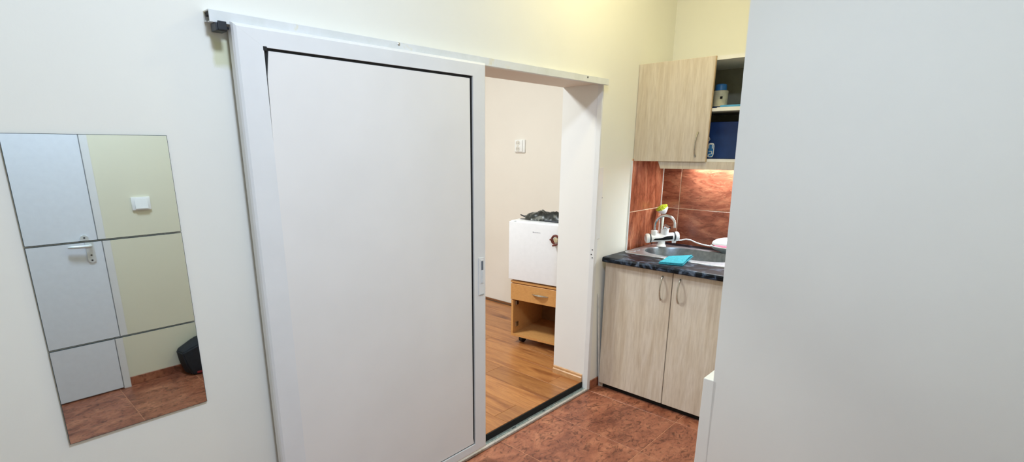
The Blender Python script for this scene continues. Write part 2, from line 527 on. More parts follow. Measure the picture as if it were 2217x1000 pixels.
# ------------------------------------------------------------------ sliding door
RF = -0.042        # rail front
DF, DB = -0.058, -0.022
dx0, dx1, dz0, dz1 = 0.667, 1.724, 0.064, 1.9190
ix0, ix1, iz0, iz1 = 0.753, 1.641, 0.113, 1.8595
door = thing('door_1', 'large white sliding door with a flat panel and narrow frame', 'door', (1.2, -0.03, dz0), kind='structure')
def stile(outer, inner, name):
    """one frame member: outer and inner edge as two points each, outer edge chamfered towards the room"""
    ch = 0.011
    cx_, cz_ = (dx0 + dx1) / 2, (dz0 + dz1) / 2
    ins = [(a + math.copysign(ch, cx_ - a), c + math.copysign(ch, cz_ - c)) for a, c in outer]
    ring = lambda o, y: [(o[0][0], y, o[0][1]), (o[1][0], y, o[1][1]), (inner[1][0], y, inner[1][1]), (inner[0][0], y, inner[0][1])]
    b_ = rings_mesh([ring(outer, DB), ring(outer, DF + 0.013), ring([(a * 0.65 + p * 0.35, c * 0.65 + q * 0.35) for (a, c), (p, q) in zip(outer, ins)], DF + 0.005), ring(ins, DF)], True, True)
    return finish(name, b_, PVC, door)
g_ = 0.0002
stile([(dx0, dz0), (dx0, dz1)], [(ix0, iz0), (ix0, iz1)], 'left_stile')
stile([(dx0 + g_, dz1), (dx1 - g_, dz1)], [(ix0 + g_, iz1), (ix1 - g_, iz1)], 'top_rail')
stile([(dx1, dz1), (dx1, dz0)], [(ix1, iz1), (ix1, iz0)], 'right_stile')
stile([(dx1 - g_, dz0), (dx0 + g_, dz0)], [(ix1 - g_, iz0), (ix0 + g_, iz0)], 'bottom_rail')
finish('gasket', box(ix0 + 0.0002, ix1 - 0.0002, DF + 0.0075, DB - 0.002, iz0 + 0.0002, iz1 - 0.0002), BLACK, door)
# panel sits a little crooked in the frame, so the gap tapers
pz1 = iz1 - 0.0080
panel_pts = [(ix0 + 0.0005, iz0 + 0.003), (ix1 - 0.004, iz0 + 0.0050), (ix1 - 0.012, iz0 + 0.035), (ix1 - 0.0135, pz1 - 0.002), (ix0 + 0.016, pz1), (ix0 + 0.0055, pz1 - 0.075), (ix0 + 0.0018, pz1 - 0.30)]
b_ = prism([(a, DF + 0.005, c) for a, c in panel_pts], (0, 0.016, 0))
bmesh.ops.bevel(b_, geom=list(b_.edges), offset=0.0012, segments=1, affect='EDGES')
finish('panel', b_, PANEL, door)
# recessed pull
hx0, hx1 = 1.668, 1.704
hz0, hz1 = 0.893, 1.073
pull = finish('pull_plate', box(hx0, hx1, DF - 0.004, DF, hz0, hz1, 0.002, 2), PVC, door)
finish('pull_rim', box(hx0 + 0.009, hx1 - 0.006, DF - 0.0062, DF - 0.004, 0.949, 1.063, 0.0008, 1), PVC, pull)
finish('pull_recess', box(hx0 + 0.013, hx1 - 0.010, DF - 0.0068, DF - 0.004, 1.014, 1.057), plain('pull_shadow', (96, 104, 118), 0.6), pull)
finish('pull_insert', box(hx0 + 0.013, hx1 - 0.010, DF - 0.0072, DF - 0.004, 0.953, 1.013, 0.0005, 1), plain('pull_insert', (212, 216, 220), 0.5), pull)
finish('pull_foot', box(hx0 + 0.005, hx1 - 0.006, DF - 0.0055, DF - 0.003, hz0 + 0.001, hz0 + 0.0035), GREYPL, pull)
finish('corner_plug', box(ix0 - 0.002, ix0 + 0.010, DF - 0.001, DF + 0.01, iz1 - 0.010, iz1 + 0.003, 0.001, 1), BLACK, door)

rail = thing('sliding_rail', 'white sliding door track fixed along the wall over the door', 'door track', (1.6, 0.0, 1.911))
rz0, rz1, rx0, rx1 = 1.911, 1.9440, 0.612, 2.742
finish('front_web', box(rx0, rx1, RF, RF + 0.003, rz0, rz1, 0.0008, 1), RAILM, rail)
finish('top_web', box(rx0, rx1, RF + 0.003, -0.0005, rz1 - 0.003, rz1), RAILM, rail)
finish('back_web', box(rx0, rx1, -0.004, -0.0005, rz0 + 0.004, rz1 - 0.003), RAILM, rail)
finish('bottom_lip', box(rx0, rx1, RF + 0.003, RF + 0.014, rz0, rz0 + 0.003), RAILM, rail)
finish('bottom_lip', box(rx0, rx1, -0.012, -0.0045, rz0 + 0.004, rz0 + 0.007), RAILM, rail)
finish('end_shim', box(rx0 + 0.003, rx0 + 0.02, -0.036, -0.006, rz1 - 0.014, rz1 - 0.004, 0.001, 1), BLACK, rail)
finish('screw', lathe([(0.0055, 0), (0.0055, 0.0015), (0.003, 0.003)], (1.272, RF, 1.937), 12, axis=(0, -1, 0)), STEELB, rail)
finish('screw_hole', lathe([(0.0048, 0), (0.0048, 0.0012)], (2.525, RF, 1.934), 12, axis=(0, -1, 0)), BLACK, rail)
car = thing('rail_stopper', 'black plastic stopper hanging at the left end of the door track', 'rail stopper', (0.63, -0.03, 1.9))
b_ = box(0.622, 0.653, -0.056, -0.016, 1.888, 1.9105, 0.003, 2)
finish('body', b_, BLKPL, car)
finish('front_cap', box(0.627, 0.651, -0.060, -0.0545, 1.890, 1.914, 0.002, 2), BLKPL, car)
finish('rod', tube([(0.653, -0.03, 1.904), (0.671, -0.03, 1.902)], 0.0035, 8), BLKPL, car)

# ------------------------------------------------------------------ mirror tiles
mz = [1.601, 1.324, 1.045, 0.769]
names = ['topmost rectangular mirror tile on the cream wall, reflecting the switch', 'middle rectangular mirror tile on the wall, reflecting the door handle', 'lowest rectangular mirror tile on the wall, reflecting the tiled floor']
rots = [(0.0, 0.000), (0.0, -0.0042), (0.0, 0.0028)]
for i in range(3):
    z1, z0 = mz[i], mz[i + 1]
    zc = (z0 + z1) / 2
    t = thing('mirror_tile', names[i], 'mirror', (0.291, -0.0035, z0), group='mirror tiles stacked on the wall')
    t.rotation_euler = (rots[i][0], 0, rots[i][1])
    h = z1 - z0 - 0.0015
    finish('glass', box(-0.178, 0.178, -0.003, 0.0, 0.0015, h), MEDGE, t, local=True)
    finish('silvering', box(-0.1768, 0.1768, -0.0036, -0.003, 0.0028, h - 0.0012), MIRROR, t, local=True)

# ------------------------------------------------------------------ opposite wall (mirror only)
d2 = thing('door_2', 'white entrance door with lever handle, reflected in the mirror', 'door', (0.15, YO, 0), kind='structure')
b_ = box(-0.31, 0.614, YO + 0.001, YO + 0.030, 0.008, 2.03, 0.002, 1)
leaf = finish('leaf', b_, plain('door_paint', (226, 230, 236), 0.4, var=0.01), d2)
finish('frame_side', box(0.617, 0.658, YO + 0.001, YO + 0.034, 0.0, 2.10, 0.003, 2), PVC, d2)
finish('frame_side', box(-0.36, -0.313, YO + 0.001, YO + 0.034, 0.0, 2.10, 0.003, 2), PVC, d2)
finish('frame_head', box(-0.313, 0.625, YO + 0.001, YO + 0.034, 2.034, 2.10, 0.003, 2), PVC, d2)
NICK = plain('satin_nickel', (222, 226, 226), 0.45, 0.6, var=0.02)
pb = rings_mesh([[(0.548 + 0.022 * math.cos(a) , y_, (1.03 if math.sin(a) > 0 else 0.90) + 0.022 * math.sin(a)) for a in [2 * math.pi * q / 24 for q in range(24)]] for y_ in (YO + 0.030, YO + 0.037)], True, True)
plate = finish('handle_plate', pb, NICK, leaf)
finish('lever', tube([(0.551, YO + 0.037, 0.985), (0.551, YO + 0.06, 0.985), (0.536, YO + 0.066, 0.985), (0.456, YO + 0.062, 0.988), (0.438, YO + 0.058, 0.988)], [0.009, 0.009, 0.010, 0.009, 0.006], 12), NICK, leaf, smooth=True)
for zz in (1.035, 0.925, 0.893):
    finish('keyhole', lathe([(0.0055, 0), (0.0055, 0.001)], (0.548, YO + 0.037, zz), 10, axis=(0, 1, 0)), BLACK, leaf)

sw = thing('light_switch', 'white rocker light switch beside the entrance door, seen in mirror', 'light switch', (0.886, YO, 1.178))
finish('frame', box(0.832, 0.940, YO + 0.0005, YO + 0.012, 1.178, 1.262, 0.004, 2), WPL, sw, smooth=True)
finish('rocker', prism([(0.85, YO + 0.012, 1.188), (0.85, YO + 0.022, 1.188), (0.85, YO + 0.014, 1.252), (0.85, YO + 0.012, 1.252)], (0.072, 0, 0)), WPL, sw)

bag = thing('bag', 'black bag on the floor by the beige wall, seen in mirror', 'bag', (1.15, -2.2, 0))
bm = rings_mesh([[(0.985, -2.25, 0.004), (1.01, -2.16, 0.004), (1.25, -2.14, 0.004), (1.36, -2.17, 0.004), (1.37, -2.28, 0.004), (1.0, -2.29, 0.004)],
                 [(0.955, -2.25, 0.10), (0.975, -2.15, 0.10), (1.25, -2.13, 0.10), (1.37, -2.16, 0.10), (1.38, -2.285, 0.10), (0.98, -2.295, 0.10)],
                 [(0.945, -2.25, 0.185), (0.96, -2.16, 0.185), (1.25, -2.14, 0.28), (1.36, -2.17, 0.28), (1.37, -2.285, 0.28), (0.97, -2.295, 0.185)],
                 [(1.06, -2.25, 0.245), (1.07, -2.19, 0.245), (1.24, -2.18, 0.315), (1.33, -2.19, 0.315), (1.33, -2.27, 0.315), (1.07, -2.28, 0.245)]], True, True)
bmesh.ops.bevel(bm, geom=list(bm.edges), offset=0.008, segments=2, affect='EDGES')
finish('body', bm, BAGB, bag, smooth=True)
finish('trim', box(1.03, 1.34, -2.139, -2.134, 0.02, 0.035, 0.001, 1), RED, bag)
finish('buckle', box(1.085, 1.10, -2.147, -2.139, 0.115, 0.128, 0.001, 1), STEELB, bag)
finish('handle', tube(arc3((1.14, -2.22, 0.27), (1.22, -2.22, 0.39), (1.31, -2.22, 0.308), 12), 0.010, 8), BAGB, bag, smooth=True)

# ------------------------------------------------------------------ kitchen base unit
def bow_handle(parent, p0, p1, out, r=0.0048):
    a, b = Vector(p0), Vector(p1)
    pts = []
    n = 14
    for i in range(n + 1):
        t = i / n
        pts.append(a.lerp(b, t) + Vector(out) * (math.sin(math.pi * t) ** 0.6))
    h = finish('handle', tube(pts, [r * (1.15 - 0.35 * math.sin(math.pi * i / n)) for i in range(n + 1)], 10), STEELB, parent, smooth=True)
    return h
YE = -0.858
base = thing('base_cabinet', 'ash effect sink cabinet with two doors under black worktop', 'cabinet', (3.25, -0.46, 0))
finish('side_panel', box(2.924, 3.63, -0.020, -0.003, -0.0155, 0.853), KWOOD, base)
finish('side_panel', box(2.924, 3.63, YE, YE + 0.017, -0.0155, 0.853), KWOOD, base)
finish('bottom_panel', box(2.924, 3.585, YE + 0.017, -0.020, 0.06, 0.076), WMEL, base)
finish('back_panel', box(3.575, 3.585, YE + 0.017, -0.020, 0.076, 0.70), WMEL, base)
finish('plinth', box(2.930, 2.945, YE, -0.003, -0.0155, 0.06), DARK, base)
dl = finish('door', box(2.902, 2.920, -0.4475, -0.004, 0.021, 0.850, 0.0015, 1), KWOOD, base)
bow_handle(dl, (2.902, -0.390, 0.822), (2.902, -0.388, 0.678), (-0.026, 0, 0))
dr = finish('door', box(2.902, 2.920, YE + 0.004, -0.4525, 0.021, 0.850, 0.0015, 1), KWOOD, base)
bow_handle(dr, (2.902, -0.497, 0.820), (2.902, -0.495, 0.680), (-0.026, 0, 0))

# worktop with a real cut-out
wt_ = thing('worktop', 'black marbled worktop with rounded front edge', 'worktop', (3.23, -0.46, 0.855))
bm = box(2.862, 3.115, -0.934, -0.001, 0.8555, 0.889, 0.0, bm=bmesh.new())
bm.free()
prof = [(2.875, 0.8555), (2.866, 0.858), (2.862, 0.865), (2.862, 0.879), (2.866, 0.8865), (2.875, 0.889), (3.115, 0.889), (3.115, 0.8555)]
bm = prism([(a, -0.001, c) for a, c in prof], (0, -0.857, 0))
box(3.115, 3.515, -0.065, -0.001, 0.8555, 0.889, bm=bm)
box(3.115, 3.515, -0.858, -0.685, 0.8555, 0.889, bm=bm)
box(3.515, 3.640, -0.858, -0.001, 0.8555, 0.889, bm=bm)
finish('slab', bm, WORKT, wt_)

# sink
sink = thing('sink', 'oval stainless steel inset sink in the black worktop', 'sink', (3.31, -0.375, 0.889))
N = 72
def rrect(x0, x1, y0, y1, ch, z):
    out = []
    cx, cy = (x0 + x1) / 2, (y0 + y1) / 2
    hx, hy = (x1 - x0) / 2, (y1 - y0) / 2
    for q in range(N):
        a = 2 * math.pi * q / N
        c_, s_ = math.cos(a), math.sin(a)
        # box with chamfered corners, in polar form
        t_ = min(hx / abs(c_) if abs(c_) > 1e-6 else 9, hy / abs(s_) if abs(s_) > 1e-6 else 9, (hx + hy - ch) / (abs(c_) + abs(s_)))
        out.append((cx + t_ * c_, cy + t_ * s_, z))
    return out
def sup(cx, cy, a_, b__, z, e=2.5):
    out = []
    for q in range(N):
        a = 2 * math.pi * q / N
        # match polar angle to the rim ring
        c_, s_ = math.cos(a), math.sin(a)
        t_ = (abs(c_ / a_) ** e + abs(s_ / b__) ** e) ** (-1 / e)
        out.append((cx + t_ * c_, cy + t_ * s_, z))
    return out
rim = rings_mesh([rrect(3.083, 3.535, -0.705, -0.014, 0.030, 0.8892), rrect(3.085, 3.533, -0.703, -0.016, 0.030, 0.8925),
                  sup(3.31, -0.368, 0.180, 0.292, 0.8935), sup(3.31, -0.368, 0.176, 0.288, 0.892)], False, False)
finish('rim', rim, SINKR, sink, smooth=True)
bowl = rings_mesh([sup(3.31, -0.368, 0.176, 0.288, 0.892), sup(3.31, -0.368, 0.172, 0.283, 0.884), sup(3.31, -0.368, 0.164, 0.274, 0.80),
                   sup(3.31, -0.368, 0.150, 0.258, 0.752), sup(3.31, -0.368, 0.12, 0.22, 0.738), sup(3.31, -0.368, 0.04, 0.045, 0.733, 2.0)], False, True)
finish('bowl', bowl, SINKM, sink, smooth=True)
finish('drain', lathe([(0.038, 0), (0.038, 0.003), (0.030, 0.004), (0.028, 0.001), (0.004, 0.001)], (3.31, -0.368, 0.7335), 24), CHROME, sink, smooth=True)
for xa in (3.13, 3.19):
    finish('drain_ridge', box(xa, xa + 0.03, -0.070, -0.024, 0.8925, 0.895, 0.001, 1), SINKR, sink)

# electric tap
A = Vector((3.362, -0.030, 0.949)); B = Vector((3.515, -0.192, 0.964))
ax = (B - A).normalized(); L = (B - A).length
mid = (A + B) / 2
tap = thing('tap', 'white electric water heating tap with chrome swan neck spout', 'tap', (mid.x, mid.y, 0.894))
finish('body', lathe([(0.024, 0.030), (0.0285, 0.034), (0.029, L * 0.5), (0.0285, L - 0.034), (0.024, L - 0.030)], A, 28, axis=ax), WPL, tap, smooth=True)
cap = finish('end_cap', lathe([(0.006, 0.003), (0.020, 0.002), (0.022, -0.001), (0.030, 0.001), (0.0325, 0.006), (0.0325, 0.022), (0.029, 0.026)], A, 28, axis=ax), WPL, tap, smooth=True)
finish('band', lathe([(0.0275, 0.024), (0.0315, 0.0255), (0.0315, 0.0315), (0.0275, 0.033)], A, 28, axis=ax), RUBBER, tap)
finish('end_cap', lathe([(0.006, L), (0.028, L), (0.0325, L - 0.006), (0.0325, L - 0.022), (0.029, L - 0.026)], A, 28, axis=ax), WPL, tap, smooth=True)
finish('band', lathe([(0.0275, L - 0.024), (0.0315, L - 0.0255), (0.0315, L - 0.0315), (0.0275, L - 0.033)], A, 28, axis=ax), RUBBER, tap)
# dark display swoosh wrapped on the front of the body
side = ax.cross(Vector((0, 0, 1))).normalized()
if side.dot(Vector((-1, -0.6, 0))) < 0: side = -side
bm = bmesh.new()
n = 22
ra = 0.0300
rows_ = []
for i in range(n + 1):
    s_ = 0.045 + (L - 0.090) * i / n
    t = i / n
    hi = -0.02 + (0.42 * (1 / (1 + math.exp(-(t - 0.55) * 14))))
    lo = -0.52 + 0.12 * (1 - t) ** 2
    if t < 0.08: hi = lo + (hi - lo) * (0.2 + t * 10)
    rows_.append([bm.verts.new(A + ax * s_ + ra * (math.cos(lo + (hi - lo) * q / 6) * side + math.sin(lo + (hi - lo) * q / 6) * Vector((0, 0, 1)))) for q in range(7)])
for i in range(n):
    for q in range(6):
        bm.faces.new((rows_[i][q], rows_[i + 1][q], rows_[i + 1][q + 1], rows_[i][q + 1]))
finish('display', bm, plain('display_black', (10, 12, 16), 0.15), tap)
finish('pedestal', lathe([(0.0325, 0.0), (0.0325, 0.006), (0.027, 0.012), (0.0235, 0.024), (0.025, 0.040)], (mid.x, mid.y, 0.8938), 24), WPL, tap, smooth=True)
P1 = A + ax * 0.056
P2 = A + ax * 0.128
finish('spout_collar', lathe([(0.021, 0.010), (0.0225, 0.030), (0.0225, 0.050), (0.021, 0.052)], P1, 22), WPL, tap, smooth=True)
knobc = finish('lever_collar', lathe([(0.024, 0.012), (0.026, 0.030), (0.027, 0.054), (0.025, 0.057)], P2, 22), WPL, tap, smooth=True)
finish('lever', tube([P2 + Vector((0, 0, 0.056)), P2 + Vector((0, 0, 0.072)), P2 + Vector((-0.006, -0.010, 0.078)), P2 + Vector((-0.018, -0.042, 0.070))], [0.015, 0.016, 0.015, 0.009], 14), CHROME, tap, smooth=True)
tip = Vector((3.415, -0.205, 1.035))
top = (P1 + tip) / 2; 
pts = [P1 + Vector((0, 0, 0.048)), P1 + Vector((0, 0, 0.085))]
c0 = pts[-1]
for i in range(1, 15):
    a = math.pi * i / 15
    h_ = c0.lerp(Vector((tip.x, tip.y, c0.z)), (1 - math.cos(a)) / 2)
    h_.z = c0.z + 0.066 * math.sin(a) + (tip.z + 0.03 - c0.z) * (i / 15) * 0.6
    pts.append(h_)
pts += [tip + Vector((0, 0, 0.012)), tip]
finish('spout', tube(pts, [0.0095] * (len(pts) - 3) + [0.0105, 0.0115, 0.0115], 14), CHROME, tap, smooth=True, angle=0.9)
cb = [B - ax * 0.03 + Vector((0, 0, -0.026)), Vector((3.515, -0.215, 0.939)), Vector((3.51, -0.25, 0.951)), Vector((3.505, -0.285, 0.950)), Vector((3.50, -0.325, 0.938)), Vector((3.50, -0.365, 0.930)), Vector((3.51, -0.41, 0.925)), Vector((3.535, -0.44, 0.918)), Vector((3.572, -0.455, 0.93))]
finish('cable', tube(cb, 0.0042, 8), WPL, tap, smooth=True)
finish('cable_gland', lathe([(0.014, 0), (0.014, 0.022), (0.009, 0.026)], cb[0] + Vector((-0.004, 0.008, -0.006)), 16, axis=(0.3, -1, 0.1)), WPL, tap, smooth=True)

# dish brush standing behind the tap
br = thing('dish_brush', 'dish brush with lime bristles and clear handle behind the tap', 'brush', (3.555, -0.052, 0.889))
bc = Vector((3.552, -0.052, 1.125))
finish('handle', tube([(3.553, -0.050, 0.8935), (3.553, -0.050, 1.0), (3.552, -0.052, 1.10)], [0.011, 0.009, 0.011], 12), plain('milky_plastic', (210, 214, 200), 0.2), br, smooth=True)
tilt = Vector((-0.42, 0.40, 1)).normalized()
finish('head', lathe([(0.012, -0.022), (0.024, -0.010), (0.037, 0.006), (0.038, 0.014), (0.030, 0.018)], bc, 24, axis=tilt), WPL, br, smooth=True)
bm = bmesh.new()
uu = tilt.cross(Vector((1, 0, 0))).normalized(); ww = tilt.cross(uu)
for q in range(64):
    r_ = 0.032 * math.sqrt((q + 0.5) / 64); a = q * 2.39996
    o_ = uu * math.cos(a) * r_ + ww * math.sin(a) * r_
    p0 = bc + tilt * 0.012 + o_
    p1 = bc + tilt * (0.042 - 0.014 * (r_ / 0.032) ** 2) + o_ * 1.32
    tube([p0, p1], [0.0034, 0.0030], 6, bm=bm)
finish('bristles', bm, LIME, br)['kind'] = 'stuff'

# soap dish with pink sponge
sd = thing('soap_dish', 'white shell shaped soap dish holding a pink sponge on sink edge', 'soap dish', (3.50, -0.535, 0.8935))
def shell(c, rx, ry, z0, z1, inv, tilt_=0.0):
    rings = []
    for i in range(7):
        t = i / 6
        k_ = math.sqrt(max(0.0, 1 - t * t)) if inv else math.sqrt(max(0.0, 1 - (1 - t) ** 2))
        k_ = max(k_, 0.12 if inv else 0.45)
        z_ = z0 + (z1 - z0) * t
        rings.append([(c[0] + rx * k_ * math.cos(2 * math.pi * q / 28), c[1] + ry * k_ * math.sin(2 * math.pi * q / 28), z_ + (tilt_ * rx * k_ * math.cos(2 * math.pi * q / 28))) for q in range(28)])
    return rings_mesh(rings, True, True)
finish('tray', shell((3.505, -0.545), 0.062, 0.120, 0.8938, 0.931, False), GREYPL, sd, smooth=True)
finish('tray_rim', rings_mesh([[(3.505 + r_ * 0.064 * math.cos(2 * math.pi * q / 28), -0.545 + r_ * 0.124 * math.sin(2 * math.pi * q / 28), z_) for q in range(28)] for r_, z_ in ((0.95, 0.929), (1.0, 0.9295), (1.0, 0.9345), (0.90, 0.9345))], False, False), WPL, sd, smooth=True)
finish('sponge', shell((3.505, -0.545), 0.054, 0.108, 0.932, 0.955, True), PINK, sd, smooth=True)
finish('lid', shell((3.517, -0.545), 0.056, 0.122, 0.946, 0.990, True, 0.16), WPL, sd, smooth=True)

# folded cloth
cl = thing('folded_cloth', 'cyan folded cleaning cloth lying over the sink front edge', 'cloth', (3.06, -0.395, 0.89))
Q = [Vector((2.915, -0.350)), Vector((3.095, -0.325)), Vector((3.225, -0.425)), Vector((2.955, -0.480))]
def clothz(s, t, layer):
    x_ = (Q[0].lerp(Q[3], s)).lerp(Q[1].lerp(Q[2], s), t)
    base_z = 0.8905 + (0.0045 if x_.x > 3.07 else 0.0045 * max(0, (x_.x - 3.0) / 0.07))
    return x_, base_z
def layer(th0, th1, s1, wob, inset=0.0):
    ns, nt_ = 14, 14
    def ring(top):
        g = []
        for i in range(ns + 1):
            row = []
            for k_ in range(nt_ + 1):
                s = inset + (s1 - inset) * i / ns; t = inset * 0.5 + (1 - inset) * k_ / nt_
                p, bz = clothz(s, t, 0)
                z_ = bz + (th1 if top else th0)
                z_ += wob * (math.sin(5 * s + 3 * t) * 0.5 + math.sin(9 * t - 4 * s) * 0.5 + 1.0) * (0.2 + 0.8 * s) if (top or th0 > 0.003) else 0
                row.append((p.x, p.y, z_))
            g.append(row)
        return g
    lo, hi = ring(False), ring(True)
    bm = bmesh.new()
    VL = [[bm.verts.new(p) for p in r] for r in lo]; VH = [[bm.verts.new(p) for p in r] for r in hi]
    for i in range(ns):
        for k_ in range(nt_):
            bm.faces.new((VH[i][k_], VH[i + 1][k_], VH[i + 1][k_ + 1], VH[i][k_ + 1]))
            bm.faces.new((VL[i][k_], VL[i][k_ + 1], VL[i + 1][k_ + 1], VL[i + 1][k_]))
    for i in range(ns):
        bm.faces.new((VL[i][0], VL[i + 1][0], VH[i + 1][0], VH[i][0]))
        bm.faces.new((VL[i + 1][nt_], VL[i][nt_], VH[i][nt_], VH[i + 1][nt_]))
        bm.faces.new((VL[0][i + 1], VL[0][i], VH[0][i], VH[0][i + 1]))
        bm.faces.new((VL[ns][i], VL[ns][i + 1], VH[ns][i + 1], VH[ns][i]))
    return bm
finish('lower_fold', layer(0.0, 0.0045, 1.0, 0.0), CYAN, cl, smooth=True)
finish('upper_fold', layer(0.0052, 0.0095, 0.97, 0.0045, 0.02), CYAN, cl, smooth=True)

# the whole base run stands a little off the door wall
for o_ in (base, wt_, sink, tap, br, sd, cl):
    o_.location = Vector(o_.location) + Vector((-0.054, -0.022, 0.016))

# ------------------------------------------------------------------ upper cabinet
uz0, uz1, ux0 = 1.487, 2.065, 3.151
uc = thing('wall_cabinet', 'ash effect wall cabinet over the sink, right half open', 'cabinet', (3.37, -0.46, uz0))
finish('side_panel', box(3.170, 3.585, -0.018, -0.002, uz0, uz1), KWOOD, uc)
finish('side_panel', box(3.170, 3.585, YE, YE + 0.016, uz0, uz1), WMEL, uc)
finish('top_panel', box(3.170, 3.585, YE + 0.016, -0.018, uz1 - 0.021, uz1), WMEL, uc)
finish('bottom_panel', box(3.170, 3.585, YE + 0.016, -0.018, uz0, uz0 + 0.016), WMEL, uc)
finish('shelf', box(3.174, 3.578, YE + 0.016, -0.018, 1.770, 1.788), WMEL, uc)
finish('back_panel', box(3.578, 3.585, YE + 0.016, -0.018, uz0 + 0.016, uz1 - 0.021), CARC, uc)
ud = finish('door', box(ux0, 3.168, -0.468, -0.002, uz0 - 0.001, uz1 + 0.001, 0.0012, 1), KWOOD, uc)
finish('edge_band', box(ux0 + 0.0005, 3.1675, -0.4692, -0.4678, uz0, uz1), KEDGE, ud)
bow_handle(ud, (ux0, -0.409, 1.655), (ux0, -0.406, 1.517), (-0.026, 0, 0))
finish('valance', prism([(3.163, -0.168, 1.4865), (3.163, -0.186, 1.442), (3.163, YE, 1.442), (3.163, YE, 1.4865)], (0.016, 0, 0)), KWOOD, uc)

jar = thing('jar', 'cream jar with blue cap on the cabinet shelf', 'jar', (3.36, -0.435, 1.792))
jc = (3.36, -0.435, 1.7885)
finish('body', lathe([(0.041, 0.004), (0.0425, 0.008), (0.0425, 0.018)], jc, 24), BLUEBOX, jar, smooth=True)
jb = finish('label_band', lathe([(0.0425, 0.018), (0.043, 0.020), (0.043, 0.104), (0.040, 0.108)], jc, 24), CREAMJ, jar, smooth=True)
finish('print_mark', box(3.3195, 3.325, -0.462, -0.449, 1.848, 1.862), BLACK, jar)
finish('cap', lathe([(0.030, 0.108), (0.032, 0.110), (0.032, 0.136), (0.028, 0.144), (0.014, 0.148)], jc, 24), BLUECAP, jar, smooth=True)
tray = thing('blue_folder', 'sky blue plastic folder lying flat on the cabinet shelf', 'folder', (3.33, -0.55, 1.7885))
finish('cover', box(3.205, 3.45, -0.66, -0.482, 1.7885, 1.7925, 0.001, 1), PAPER, tray)
finish('spine', box(3.24, 3.47, -0.68, -0.484, 1.7930, 1.806, 0.003, 2), SKYB, tray)
bb = thing('blue_box', 'dark blue carton with a white badge on the cabinet floor', 'box', (3.38, -0.52, 1.5032))
finish('carton', box(3.25, 3.52, -0.72, -0.40, 1.5035, 1.713, 0.002, 1), BLUEBOX, bb)
def badge(r0, dy, mat, x_):
    rg = []
    for xx in (x_ + 0.002, x_):
        rg.append([(xx, -0.454 + (0.020 - dy) * math.copysign(abs(math.cos(a)) ** 0.5, math.cos(a)), 1.553 + (0.041 - dy) * math.copysign(abs(math.sin(a)) ** 0.5, math.sin(a))) for a in [2 * math.pi * q / 28 for q in range(28)]])
    return rings_mesh(rg, True, True)
finish('badge', badge(0, 0, PAPER, 3.2485), PAPER, bb)
finish('badge_field', badge(0, 0.004, BLUEBOX, 3.2475), BLUECAP, bb)
bm = tube([(3.2468, -0.442, 1.562), (3.2468, -0.442, 1.582), (3.2468, -0.450, 1.588), (3.2468, -0.462, 1.586), (3.2468, -0.464, 1.562)], 0.0026, 6)
finish('badge_mark', bm, PAPER, bb)
bm = tube([(3.2468, -0.444, 1.546), (3.2468, -0.462, 1.546), (3.2468, -0.464, 1.532), (3.2468, -0.446, 1.528), (3.2468, -0.445, 1.518)], 0.0026, 6)
finish('badge_mark', bm, PAPER, bb)
bm = tube([(3.2468, -0.438, 1.628), (3.2468, -0.444, 1.616), (3.2468, -0.438, 1.606)], 0.0024, 6)
finish('badge_mark', bm, PAPER, bb)

# under-cabinet lamp
LAMPC = emit('lamp_cover', (255, 240, 214), 6.0)
ul = thing('cabinet_lamp', 'slim white lamp under the wall cabinet, lighting the tiles', 'lamp', (3.52, -0.54, 1.487))
finish('housing', box(3.500, 3.545, -0.84, -0.24, 1.472, 1.4865, 0.002, 1), WPL, ul)
finish('diffuser', box(3.504, 3.541, -0.835, -0.245, 1.466, 1.4722, 0.001, 1), LAMPC, ul)
lo = area('cabinet_lamp_light', (3.5225, -0.54, 1.464), 0.03, 8.4, (0.80, 0.93, 1.0), (0, 0, math.pi / 2), None, 'RECTANGLE')
lo.data.shape = 'RECTANGLE'; lo.data.size = 0.58; lo.data.size_y = 0.03

# ceiling lamps
def ceiling_lamp(loc, r, label, rgb, st):
    t = thing('ceiling_lamp', label, 'lamp', (loc[0], loc[1], loc[2]))
    finish('base', lathe([(r * 1.05, 0.045), (r * 1.1, CH - loc[2] - 0.001)], (loc[0], loc[1], loc[2]), 32), WPL, t, smooth=True)
    finish('shade', lathe([(r * 0.85, 0.008), (r, 0.016), (r * 1.04, 0.045)], (loc[0], loc[1], loc[2]), 32), emit('lamp_shade', rgb, st), t, smooth=True)
ceiling_lamp(HALL_LAMP, 0.17, 'round cool white ceiling lamp over the entry, above the view', (214, 232, 255), 2.0)
ceiling_lamp(KITCHEN_LAMP, 0.085, 'small warm ceiling lamp by the kitchen, above the view', (255, 232, 190), 2.0)
ceiling_lamp(NEXT_FILL_LAMP, 0.25, 'round ceiling lamp added to light the next room, hidden behind the door', (255, 244, 230), 2.0)

# loose white strip leaning beside the base cabinet
st_ = thing('plastic_strip', 'loose white plastic strip leaning between door trim and cabinet', 'strip', (2.873, -0.02, 0))
bm = prism([(2.860, -0.024, 0.001), (2.886, -0.024, 0.001), (2.816, -0.012, 0.66), (2.806, -0.012, 0.66)], (0, 0.006, 0))
bmesh.ops.bevel(bm, geom=list(bm.edges), offset=0.0012, segments=1, affect='EDGES')
finish('strip_body', bm, plain('dusty_white', (214, 212, 206), 0.5, var=0.05, scale=12), st_)
finish('groove', prism([(2.870, -0.0246, 0.004), (2.873, -0.0246, 0.004), (2.812, -0.0126, 0.64), (2.810, -0.0126, 0.64)], (0, 0.0012, 0)), plain('strip_groove', (150, 148, 142), 0.7), st_)

# ------------------------------------------------------------------ next room: pedestal, fridge, things on it
ang = math.radians(8.0)
px, py = 2.966, 0.872         # front left corner of the pedestal
ped = thing('drawer_pedestal', 'beech rolling pedestal with drawer and open niche under fridge', 'cabinet', (px, py, ZN), ang)
